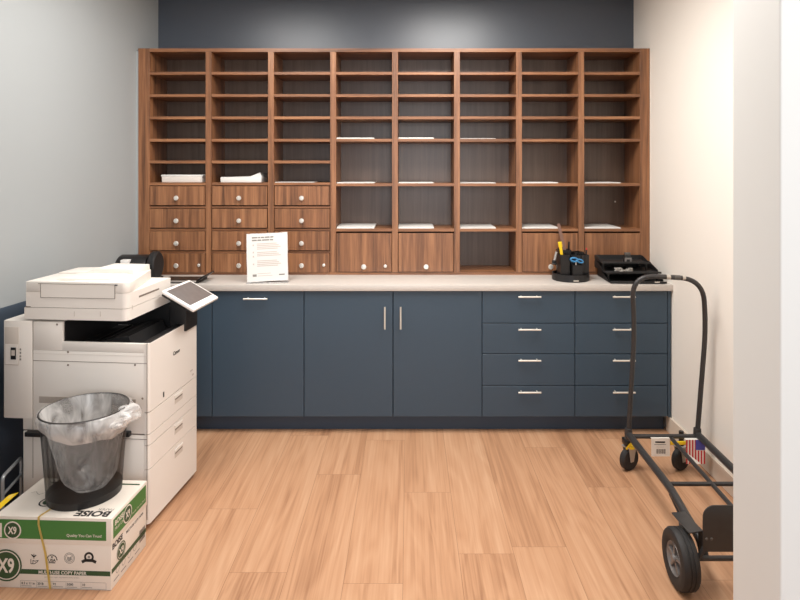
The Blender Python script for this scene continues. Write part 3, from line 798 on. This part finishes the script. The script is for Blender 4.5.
# liner: inside sag, folded collar, tied tuft at the right
def liner():
    mb = MB(); n = 72
    rnd = [random.uniform(-1, 1) for _ in range(40)]
    def wob(th, z, amp): return amp*(math.sin(3*th+6*z+rnd[0])+.6*math.sin(8*th-8*z+rnd[1])+.5*math.sin(15*th+10*z+rnd[2]))
    rows = []; bm = bmesh.new()
    for j in range(15):                                            # inside: from rim down to the sagging bottom
        t = j/14; z = BHH+.003-(BHH-.016)*t; a, b_ = prof(max(z, .0)); k_ = (.985-.30*t)*(1 if t < .72 else math.sqrt(max(0, 1-((t-.72)/.283)**2.4)))
        cx = .06*t
        rows.append([bm.verts.new(ell(2*PI*k/n, a*k_*(1+wob(2*PI*k/n, z, .035)*t-.02*t), b_*k_*(1+wob(2*PI*k/n+1, z, .04)*t-.02*t))+Vector((cx*.4, 0, z+.008*math.sin(2*PI*k/n)*t))) for k in range(n)])
    for r0, r1 in zip(rows, rows[1:]):
        for k in range(n): bm.faces.new((r0[k], r0[(k+1) % n], r1[(k+1) % n], r1[k]))
    bm.faces.new(rows[-1])
    mb.merge(bm, 'bag_in')
    bm = bmesh.new(); rows = []
    a, b_ = prof(BHH)
    for j in range(9):                                             # collar outside the rim
        t = j/8; ring = []
        for k in range(n):
            th = 2*PI*k/n
            side = .5+.5*math.cos(th+.25)                                     # fuller to the right
            drop = .034+.060*(.5+.5*math.cos(th+1.1))**1.5+.005*math.sin(5*th+rnd[5])
            out = .005+.008*math.sin(PI*t)*(1+1.6*side)+(.003*math.sin(9*th+5*t)*t+.003*t*math.sin(14*th+rnd[6]+3*t))*(.3+side)
            z = BHH+.005*math.sin(PI*min(1, t*4))-drop*t
            aa, bb = prof(z); ring.append(bm.verts.new(ell(th, aa+out, bb+out)+Vector((0, 0, z))))
        rows.append(ring)
    for r0, r1 in zip(rows, rows[1:]):
        for k in range(n): bm.faces.new((r0[k], r1[k], r1[(k+1) % n], r0[(k+1) % n]))
    mb.merge(bm, 'bag')
    # gathered tuft
    c = ell(-.55, A1*1.0, B1*1.0)+Vector((.012, 0, BHH-.028))
    bm = bmesh.new(); bmesh.ops.create_icosphere(bm, subdivisions=4, radius=1)
    for v in bm.verts:
        d = v.co.copy(); k_ = 1+.16*math.sin(5*d.x+4*d.z+rnd[8])+.10*math.sin(8*d.y-5*d.x)+.05*math.sin(11*d.z+3*d.y)
        v.co = c+Vector((d.x*.050*k_, d.y*.055*k_, d.z*.036*k_+.22*d.x*.06))
    mb.merge(bm, 'bag')
    bm = bmesh.new(); bmesh.ops.create_icosphere(bm, subdivisions=4, radius=1)
    c = ell(-1.05, A1, B1)+Vector((.0, 0, BHH-.046))
    for v in bm.verts:
        d = v.co.copy(); k_ = 1+.14*math.sin(7*d.x+4*d.z+rnd[9])+.09*math.sin(9*d.y-6*d.x)+.06*math.sin(11*d.z+5*d.x)
        v.co = c+Vector((d.x*.065*k_, d.y*.028*k_+.3*d.x*.05, d.z*.022*k_+.3*d.x*.065))
    mb.merge(bm, 'bag')
    return mb
lo = liner().build('bin_liner', None, bc, smooth=70)
tag(lo, 'clear plastic bag lining the black mesh waste bin and folded over its rim', 'bin bag')

# ------------------------------------------------------------------ things on the worktop
def ctop(px, py): return ground(px, py, ZC)
# sign in a clear stand
p = ctop(267.7, 282.6)
sg = thing('sign_holder', 'white printed notice leaning in a clear stand on the worktop', 'sign', (p.x, p.y, ZC), R(5))
lean = Matrix.Translation((0, 0, .006)) @ Matrix.Rotation(-R(9), 4, 'X') @ Matrix.Rotation(-R(2.4), 4, 'Y')
SWd, SHt = .248, .298
MB().box(-SWd/2-.003, SWd/2+.003, .0025, .0045, 0, SHt+.003, 'acrylic', mtx=lean).box(-SWd/2-.003, SWd/2+.003, -.035, .055, 0, .0025, 'acrylic').build('clear_stand', sg)
sh = MB().box(-SWd/2, SWd/2, -.0005, .0015, .003, SHt, 'paper', mtx=lean)
def sq(x0, x1, z0, z1, m_):
    o_ = lean @ Vector((x0, -.0012, z0)); u_ = lean @ Vector((x1, -.0012, z0))-o_; v__ = lean @ Vector((x0, -.0012, z1))-o_
    sh.quad(o_, u_, v__, m_)
for row, zz in ((0, .270), (1, .253)):
    x = -.092
    for wl_ in ((.035, .012, .02, .03, .02), (.03, .024, .045, .02))[row]:
        sq(x, x+wl_, zz, zz+.008, 'ink_grey'); x += wl_+.004
for k in range(14):
    zz = .232-k*.0105
    if k in (4, 8, 9): continue
    sq(-.062, .06+.03*((k*7) % 5)/5, zz, zz+.0045, 'ink_pale')
for zz in (.222, .178, .152, .105): sq(-.088, -.080, zz, zz+.010, 'ink_pale')
sq(-.09, -.066, .034, .048, 'ink_grey'); sq(-.06, .02, .05, .053, 'ink_pale'); sq(-.06, .03, .036, .039, 'ink_pale'); sq(.07, .105, .036, .044, 'ink_grey')
sh.build('notice_sheet', sg)
# pen organizer
p = ctop(570.5, 279.5)
og = thing('pen_organizer', 'black rotary desk organizer full of pens, beside the letter trays', 'desk organizer', (p.x, p.y, ZC))
MB().lathe([(0, 0), (.112, 0), (.116, .004), (.116, .045), (.111, .045), (.110, .008), (0, .008)], 'black', 40).build('turntable_base', og)
cups = MB()
def cup(x, y, rx, ry, z0, z1, rot=0):
    T = Matrix.Translation((x, y, 0)) @ Matrix.Rotation(rot, 4, 'Z')
    for a in ((-rx, rx, -ry, -ry+.002), (-rx, rx, ry-.002, ry), (-rx, -rx+.002, -ry, ry), (rx-.002, rx, -ry, ry)): cups.box(*a, z0, z1, 'black', mtx=T)
    cups.box(-rx, rx, -ry, ry, z0, z0+.003, 'black', mtx=T)
for x, y, rx, ry, z1, ro in ((-.055, -.045, .030, .030, .168, .1), (.02, -.07, .033, .022, .105, 0), (.035, -.02, .045, .026, .160, 0), (.075, -.015, .026, .03, .163, .2), (-.03, .05, .04, .035, .185, 0), (.05, .05, .035, .035, .17, .3)):
    cup(x, y, rx, ry, .008, z1, ro)
cups.build('pen_cups', og)
MB().box(-.012, .02, -.1166, -.1155, .008, .016, 'scuff').build('small_label', og)
OB = Vector((p.x, p.y, ZC))
def stick(name, a, b_, r, m, label, cat, tip=None):
    mb = MB().tube([OB+Vector(a), OB+Vector(b_)], r, m, 10)
    if tip: mb.tube([OB+Vector(b_), OB+Vector(b_)+(Vector(b_)-Vector(a)).normalized()*tip[0]], tip[1], tip[2], 10)
    return tag(mb.build(name), label, cat)
mb = MB(); mx_ = Matrix.Translation(OB+Vector((.012, .045, .014))) @ Matrix.Rotation(-R(13), 4, 'Y')
mb.box(-.010, .010, -.0015, .0015, 0, .345, 'ruler', mtx=mx_)
tag(mb.build('ruler'), 'tall thin brown ruler sticking out of the pen organizer', 'ruler')
stick('highlighter', (-.046, -.045, .014), (-.076, -.05, .215), .0095, 'yellow', 'thick yellow highlighter in the left cup of the pen organizer', 'pen', (.03, .0125, 'yellow'))
stick('marker_pen', (-.01, .05, .012), (.005, .052, .235), .006, 'black', 'black pen standing right behind the brown ruler in the organizer', 'pen')
stick('marker_pen', (.082, -.015, .012), (.098, -.012, .19), .005, 'black', 'black pen with a red end at the right edge of the organizer', 'pen', (.012, .0045, 'red'))
stick('pen', (.03, -.02, .012), (.025, -.03, .175), .005, 'black_matte', 'black pen just behind the blue scissors in the organizer', 'pen')
sc_ = MB()
def loop(c, rx, rz, th, m_, ang=0, y=0): 
    T = Matrix.Rotation(ang, 3, 'Y')
    sc_.tube([OB+Vector(c)+T @ Vector((rx*math.cos(2*PI*k/20), 0, rz*math.sin(2*PI*k/20))) for k in range(21)], th, m_, 8, cap=False)
sc_.tube([OB+Vector((.02, -.075, .014)), OB+Vector((.012, -.078, .12))], .004, 'steel', 8)
loop((.0, -.085, .138), .022, .011, .006, 'cyan', R(8)); loop((.036, -.085, .130), .020, .009, .005, 'cyan', R(18))
tag(sc_.build('scissors'), 'scissors with blue handles in the front cup of the pen organizer', 'scissors')
cl = MB()
cl.box(-.116, -.09, -.040, -.022, .112, .128, 'black', bev=.002).tube([(-.100, -.03, .128), (-.088, -.03, .180)], .008, 'zinc', 8).tube([(-.100, -.03, .128), (-.112, -.034, .105)], .007, 'zinc', 8)
cl.box(-.116, -.088, -.05, -.012, .1, .113, 'black', bev=.003)
tag(cl.build('staple_remover', None, OB+Vector((-.008, 0, 0))), 'small grey and black metal tool hooked on the left of the pen organizer', 'desk tool')
# letter trays
p = Vector((1.40, 3.756, 0))
LT = thing('letter_tray', 'stacked black plastic letter trays at the right end of the worktop', 'letter tray', (p.x, p.y+.02, ZC), R(-2))
def tray(x0, x1, y0, y1, z0, hh, name):
    mb = MB(); t_ = .003
    mb.box(x0, x1, y0, y1, z0, z0+t_, 'black_matte')
    mb.prism([(y0+.06, z0), (y1, z0), (y1, z0+hh), (y1-.05, z0+hh), (y0+.06, z0+.014)], x0, x0+t_, 'black_matte', 'YZ')
    mb.prism([(y0+.06, z0), (y1, z0), (y1, z0+hh), (y1-.05, z0+hh), (y0+.06, z0+.014)], x1-t_, x1, 'black_matte', 'YZ')
    mb.box(x0, x1, y1-t_, y1, z0, z0+hh, 'black_matte'); mb.box(x0, x1, y0, y0+t_, z0, z0+.012, 'black_matte', bev=.001)
    mb.build(name, LT)
tray(-.165, .175, -.085, .205, .004, .05, 'lower_tray')
tray(-.185, .155, -.05, .205, .058, .045, 'middle_tray')
tray(-.185, .115, .02, .205, .108, .030, 'upper_tray')
for x, y in ((-.15, .02), (.15, .02), (-.15, .165), (.15, .165)): MB().box(x-.006, x+.006, y-.006, y+.006, .006, .0585, 'black').build('post', LT)
for x, y in ((-.17, .06), (.10, .06), (-.17, .185), (.10, .185)): MB().box(x-.006, x+.006, y-.006, y+.006, .060, .1085, 'black').build('post', LT)
MB().box(.10, .13, -.0868, -.0855, .008, .016, 'scuff').build('small_label', LT)
LO = Vector((p.x, p.y+.02, ZC))
mb = MB()
for k in range(26):
    x, y, z = random.uniform(-.115, -.02), random.uniform(-.03, -.005), .0625+random.uniform(0, .02)
    mb.box(-.013, .013, -.005, .005, 0, .007, 'zinc', bev=.002, mtx=Matrix.Translation((x, y, z)) @ Matrix.Rotation(random.uniform(0, 3), 4, 'Z'))
o = mb.build('paper_clips', None, LO); tag(o, 'small heap of silver clips on the middle black letter tray', 'paper clips'); o['kind'] = 'stuff'
mb = MB().prism([(-.028, 0), (.028, 0), (.018, .045), (-.018, .045)], -.012, .012, 'black', 'XZ', bev=.002)
mb.box(-.022, .022, -.0135, -.012, .004, .03, 'hub').box(-.010, .010, -.015, -.013, .006, .02, 'black')
mb.box(-.018, .018, -.008, .008, .045, .062, 'grip', bev=.002)
tag(mb.build('binder_clip', None, LO+Vector((-.015, .06, .1115))), 'large silver and black binder clip on the top letter tray', 'clip')
# black machine and flat tray behind the copier
p = at(139, 272, 3.86)
dm = thing('desk_machine', 'black rounded desk machine with a round side cheek, behind the copier', 'desk machine', (p.x, 3.86, ZC))
hw = .135
pr = [(-.10, 0)]+[(.0+.105*math.cos(a), .055+.09*math.sin(a)) for a in (PI*k/14 for k in range(15))][::-1]+[(.105, 0)]
hz = at(139, 254.5, 3.86).z-ZC; kz = hz/.145
MB().prism([(y, z*kz) for y, z in pr], -.14, .075, 'black', 'YZ', bev=.006).build('rounded_body', dm)
MB().lathe([(0, .0), (hz*.54, 0), (hz*.56, .006), (hz*.56, .034), (hz*.5, .042), (0, .042)], 'black_matte', 32, Matrix.Translation((.085, 0, hz*.57)) @ Matrix.Rotation(PI/2, 4, 'Y')).build('side_cheek', dm)
MB().lathe([(0, .0), (.008, 0), (.006, .004), (0, .005)], 'steel', 12, Matrix.Translation((.082, -.105, hz*.5)) @ Matrix.Rotation(PI/2, 4, 'X')).build('pivot_pin', dm)
MB().box(-.07, -.02, -.105, -.06, hz*.66, hz*.87, 'white_plastic', bev=.002).build('white_tag', dm)
MB().box(.08, .13, -.06, .06, 0, .012, 'black').build('foot', dm)
p = at(190, 277.5, 3.80)
MBt = MB().box(-.14, .10, -.09, .09, 0, .012, 'black', bev=.003)
MBt.prism([(.09, .004), (.125, .03), (.145, .045), (.143, .050), (.12, .040), (.09, .014)], -.09, .09, 'black', 'XZ', bev=.001)
MBt.box(-.13, .09, -.092, -.088, .008, .018, 'zinc', bev=.001)
tag(MBt.build('desk_tray', None, (p.x-.02, 3.80, ZC)), 'flat black desk tray with an upturned right lip, behind the copier screen', 'desk tray')

# ------------------------------------------------------------------ hand truck
HT = thing('hand_truck', 'charcoal convertible hand truck laid flat as a platform cart by the right wall', 'hand truck', (1.30, 2.75, 0))
O_ = Vector((1.30, 2.75, 0))
def L(p): return Vector(p)-O_
ZR = .215
def yz(px, py, z): return ground(px, py, z)
f0 = ground(628.5, 434, ZR); f1 = ground(671, 489, .205); f2 = ground(701, 541, .155); ax = Vector((1.10, 2.30, .13))
g0_ = ground(697.5, 438, ZR)
g0_ = Vector(((697.3-CX)*f0.y/F, f0.y, ZR))
rl = MB().tube([L(f0), L(f1), L(f2), L((f2.x-.005, 2.338, .118))], .0175, 'cart', 12, smooth=.05); rl.build('side_rail', HT)
dx = g0_.x-f0.x
sh_ = Vector((dx, 0, 0))
MB().tube([L(f0+sh_), L(f1+sh_), L(f2+sh_), L((f2.x-.005+dx, 2.338, .118))], .0175, 'cart', 12, smooth=.05).build('side_rail', HT)
# lower strut beside the near part of the left rail
st_ = [ground(671, 494, .175), ground(680, 513, .15), Vector((1.075, 2.36, .115))]
MB().tube([L(q) for q in st_], .010, 'cart', 10).build('strut', HT)
MB().tube([L(q+sh_-Vector((.0, 0, 0))) for q in st_], .010, 'cart', 10).build('strut', HT)
# centre rail and cross bars
c0 = ground(672, 439, .205); c1 = ground(731, 506, .19)
c1 = c0+(c1-c0)*1.9; c1.z = .18
MB().tube([L(c0), L(c1)], .010, 'cart', 10).build('centre_rail', HT)
yb_ = ground(670, 483, .20).y
xl_ = f1.x+(f0.x-f1.x)*((yb_-f1.y)/(f0.y-f1.y))
MB().tube([L((xl_, yb_, .196)), L((xl_+dx, yb_, .196))], .010, 'cart', 10).build('cross_bar', HT)
MB().tube([L((f0.x, f0.y-.005, .205)), L((f0.x+dx, f0.y-.005, .205))], .012, 'cart', 10).build('cross_bar', HT)
yy = f0.y-.02
MB().box(f0.x+.21-O_.x, f0.x+dx-.06-O_.x, yy-.006-O_.y, yy+.006-O_.y, .168, .185, 'yellow', bev=.002).build('yellow_bar', HT)
# handle: two uprights joined over the top
YT = f0.y-.08; YM = f0.y-.03
def hp(px, py, Y): return L(at(px, py, Y))
hl = [L(f0), hp(634.5, 330, YM), hp(631.8, 275.0, YT), hp(703.0, 279.0, YT), hp(705.8, 328, YM), L(g0_)]
hpts = fillet([Vector(p) for p in hl], .125)
MB().tube(hpts, .0125, 'cart', 14).build('handle', HT)
mb = MB()
pL, pR = Vector(hp(631.8, 275.0, YT)), Vector(hp(703.0, 279.0, YT))
for a, b_, m_ in ((666, 670, 'scuff'), (674, 680, 'grip'), (682, 685, 'scuff')):
    mb.tube([pL.lerp(pR, (a-631.8)/71.2), pL.lerp(pR, (b_-631.8)/71.2)], .0131, m_, 14)
mb.build('scuffed_grip', HT)
for q in (f0, g0_):
    MB().lathe([(0, -.026), (.019, -.026), (.020, .0), (.019, .03), (.0145, .032), (0, .032)], 'cart', 16).build('socket', HT, L(q))
# casters under the far end
def caster(pc):
    c = MB(); r = .060; ax_ = Matrix.Translation((0, 0, r)) @ Matrix.Rotation(R(-62), 4, 'Z') @ Matrix.Rotation(PI/2, 4, 'Y')
    c.lathe([(0, -.016), (r*.55, -.016), (r*.88, -.017), (r, -.010), (r, .010), (r*.88, .017), (r*.55, .016), (0, .016)], 'tire', 28, ax_)
    w_ = c.build('caster', HT, L(pc))
    k = MB(); T = Matrix.Translation((0, 0, r)) @ Matrix.Rotation(R(-62), 4, 'Z')
    for x in (-.021, .021):
        k.prism([(-.010, -.012), (.012, -.012), (.032, .066), (-.024, .066)], x-.0015, x+.0015, 'zinc', 'YZ', mtx=T)
    k.box(-.026, .026, -.03, .036, .064, .070, 'zinc', bev=.001, mtx=T)
    k.tube([T @ Vector((-.024, 0, 0)), T @ Vector((.024, 0, 0))], .006, 'zinc', 10)
    k.tube([T @ Vector((0, .005, .066)), T @ Vector((0, .005, ZR-r-.01))], .013, 'black', 10)
    k.build('fork', w_)
    return w_
c1_ = ground(629, 469.5); c2_ = ground(682, 471); c2_.y = c1_.y
ca = caster(c1_); caster(c2_)
bl = MB().box(-.012, .012, -.05, .02, .128, .140, 'yellow', bev=.003).box(-.03, -.006, -.03, .03, .135, .165, 'black', bev=.004).tube([(-.02, -.02, .12), (-.005, -.045, .16)], .006, 'yellow', 8)
bl.build('brake_lever', ca, None)
# big wheels at the near end
def wheel(px_):
    mb = MB(); r = .109; k6 = .86
    T = Matrix.Rotation(PI/2, 4, 'Y')
    pf = [(.060, -.026), (.067, -.030), (.090, -.035), (.103, -.030), (r, -.021), (r, -.011), (r-.003, -.0095), (r-.003, -.0055), (r, -.004), (r, .004), (r-.003, .0055), (r-.003, .0095), (r, .011), (r, .021), (.103, .030), (.090, .035), (.067, .030), (.060, .026)]
    mb.lathe(pf, 'tire', 44, T)
    wo = mb.build('wheel', HT, L((px_, 2.338, r)))
    hb = MB().lathe([(0, -.034), (.010, -.034), (.014, -.030), (.016, -.016), (.043, -.011), (.053, -.022), (.060, -.029), (.063, -.022), (.063, .022), (.060, .029), (.053, .022), (.018, .02), (.016, .030), (0, .030)], 'hub', 32, T)
    for k in range(5):
        a = 2*PI*k/5; hb.box(-.026, -.010, -.005, .005, .014, .052, 'hub', mtx=Matrix.Rotation(a, 4, 'X'))
    hb.build('hub', wo); return wo
wheel(1.050); wheel(1.050+.40)
MB().tube([L((1.02, 2.338, .109)), L((1.49, 2.338, .109))], .0095, 'cart', 10).build('axle', HT)
q_ = [ground(671.5, 512.5, .235), ground(685, 511.5, .235), ground(703, 531, .235), ground(689, 533, .235)]
for k in range(2):
    sft = Vector((.40*k, 0, 0))
    MB().prism([(L(q+sft).x, L(q+sft).y) for q in q_], .231, .236, 'cart', 'XY', bev=.001).prism([(q_[2].x-O_.x-.004+sft.x, .14), (q_[2].x-O_.x+.0+sft.x, .14), (q_[2].x-O_.x+.002+sft.x, .233), (q_[2].x-O_.x-.004+sft.x, .233)], q_[2].y-O_.y, q_[2].y-O_.y+.03, 'cart', 'XZ').build('fender', HT)
# nose plate standing at the near end, bottom bar
YN = 2.27
a, b2 = at(703, 505.5, YN), at(703, 552, YN)
x0 = a.x; z1 = a.z; z0 = b2.z; rd = .045; x1 = x0+.34
poly = [(x0, z0), (x1, z0)]+[(x1-rd+rd*math.cos(t), z1-rd+rd*math.sin(t)) for t in (PI/2*k/8 for k in range(9))]+[(x0+rd-rd*math.sin(t), z1-rd+rd*math.cos(t)) for t in (PI/2*k/8 for k in range(9))]
npl = MB().prism([(x-O_.x, z) for x, z in poly], YN-O_.y, YN-O_.y+.005, 'cart', 'XZ', bev=.001)
for px in (706.5, 711.5):
    v = at(px, 539, YN); npl.lathe([(0, .003), (.004, .003), (.006, 0)], 'grip', 10, Matrix.Translation((v.x-O_.x, YN-O_.y, v.z)) @ Matrix.Rotation(PI/2, 4, 'X'))
npl.build('nose_plate', HT)
zq = at(710, 558, 2.285).z
MB().tube([L((at(697, 558, 2.285).x, 2.285, zq)), L((at(697, 558, 2.285).x+.36, 2.285, zq))], .009, 'cart', 10).tube([L((at(697, 558, 2.285).x+.005, 2.285, zq)), L((at(704, 548, 2.28).x, 2.278, z0+.01))], .009, 'cart', 10).build('bottom_bar', HT)
# tags on the far cross bar
def tagquad(px0, px1, py0, py1, Y, name):
    a, b_ = at(px0, py0, Y), at(px1, py1, Y)
    return a.x-O_.x, b_.x-O_.x, b_.z, a.z, Y-O_.y
Yt = f0.y-.028
x0, x1, z0, z1, y = tagquad(651.3, 669.8, 438.2, 456.2, Yt, '')
tg = MB().box(x0, x1, y-.001, y, z0, z1, 'tagcloth').box(x0, x1, y, y+.028, z1-.001, z1, 'tagcloth')
tg.box(x0+.02, x1-.025, y-.0016, y-.001, z1-.024, z1-.016, 'ink'); tg.box(x0+.015, x1-.02, y-.0016, y-.001, z1-.034, z1-.031, 'ink_grey'); tg.box(x0+.025, x1-.03, y-.0016, y-.001, z1-.046, z1-.044, 'ink_pale')
for k in range(12): tg.box(x0+.026+k*.0042, x0+.0275+k*.0042+.001*(k % 3 == 1), y-.0016, y-.001, z0+.014, z0+.038, 'ink')
tg.build('barcode_tag', HT)
x0, x1, z0, z1, y = tagquad(686, 705, 439.8, 463.8, Yt-.01, '')
fl = MB().box(x0, x1, y-.001, y, z0, z1, 'tagcloth')
n = 7; ww = (x1-x0)/13
for k in range(7): fl.box(x0+2*k*ww, x0+(2*k+1)*ww, y-.0016, y-.001, z0, z1 if k < 4 else z0+(z1-z0)*.56, 'red')
fl.box(x0+(x1-x0)*.50, x1, y-.0019, y-.001, z0+(z1-z0)*.58, z1, 'blue')
fl.box(x0, x1, y, y+.03, z1-.0012, z1, 'tagcloth')
fl.build('flag_tag', HT)
a, b_ = ground(682, 453, .19), ground(699, 466, .17)
wl_ = strip([L(a)+Vector((0, 0, .012)), L((a+b_)/2)+Vector((0, 0, .012)), L(b_)+Vector((0, 0, .01))], (.02, 0, 0), 'tagcloth'); wl_.build('loose_tag_strip', HT)
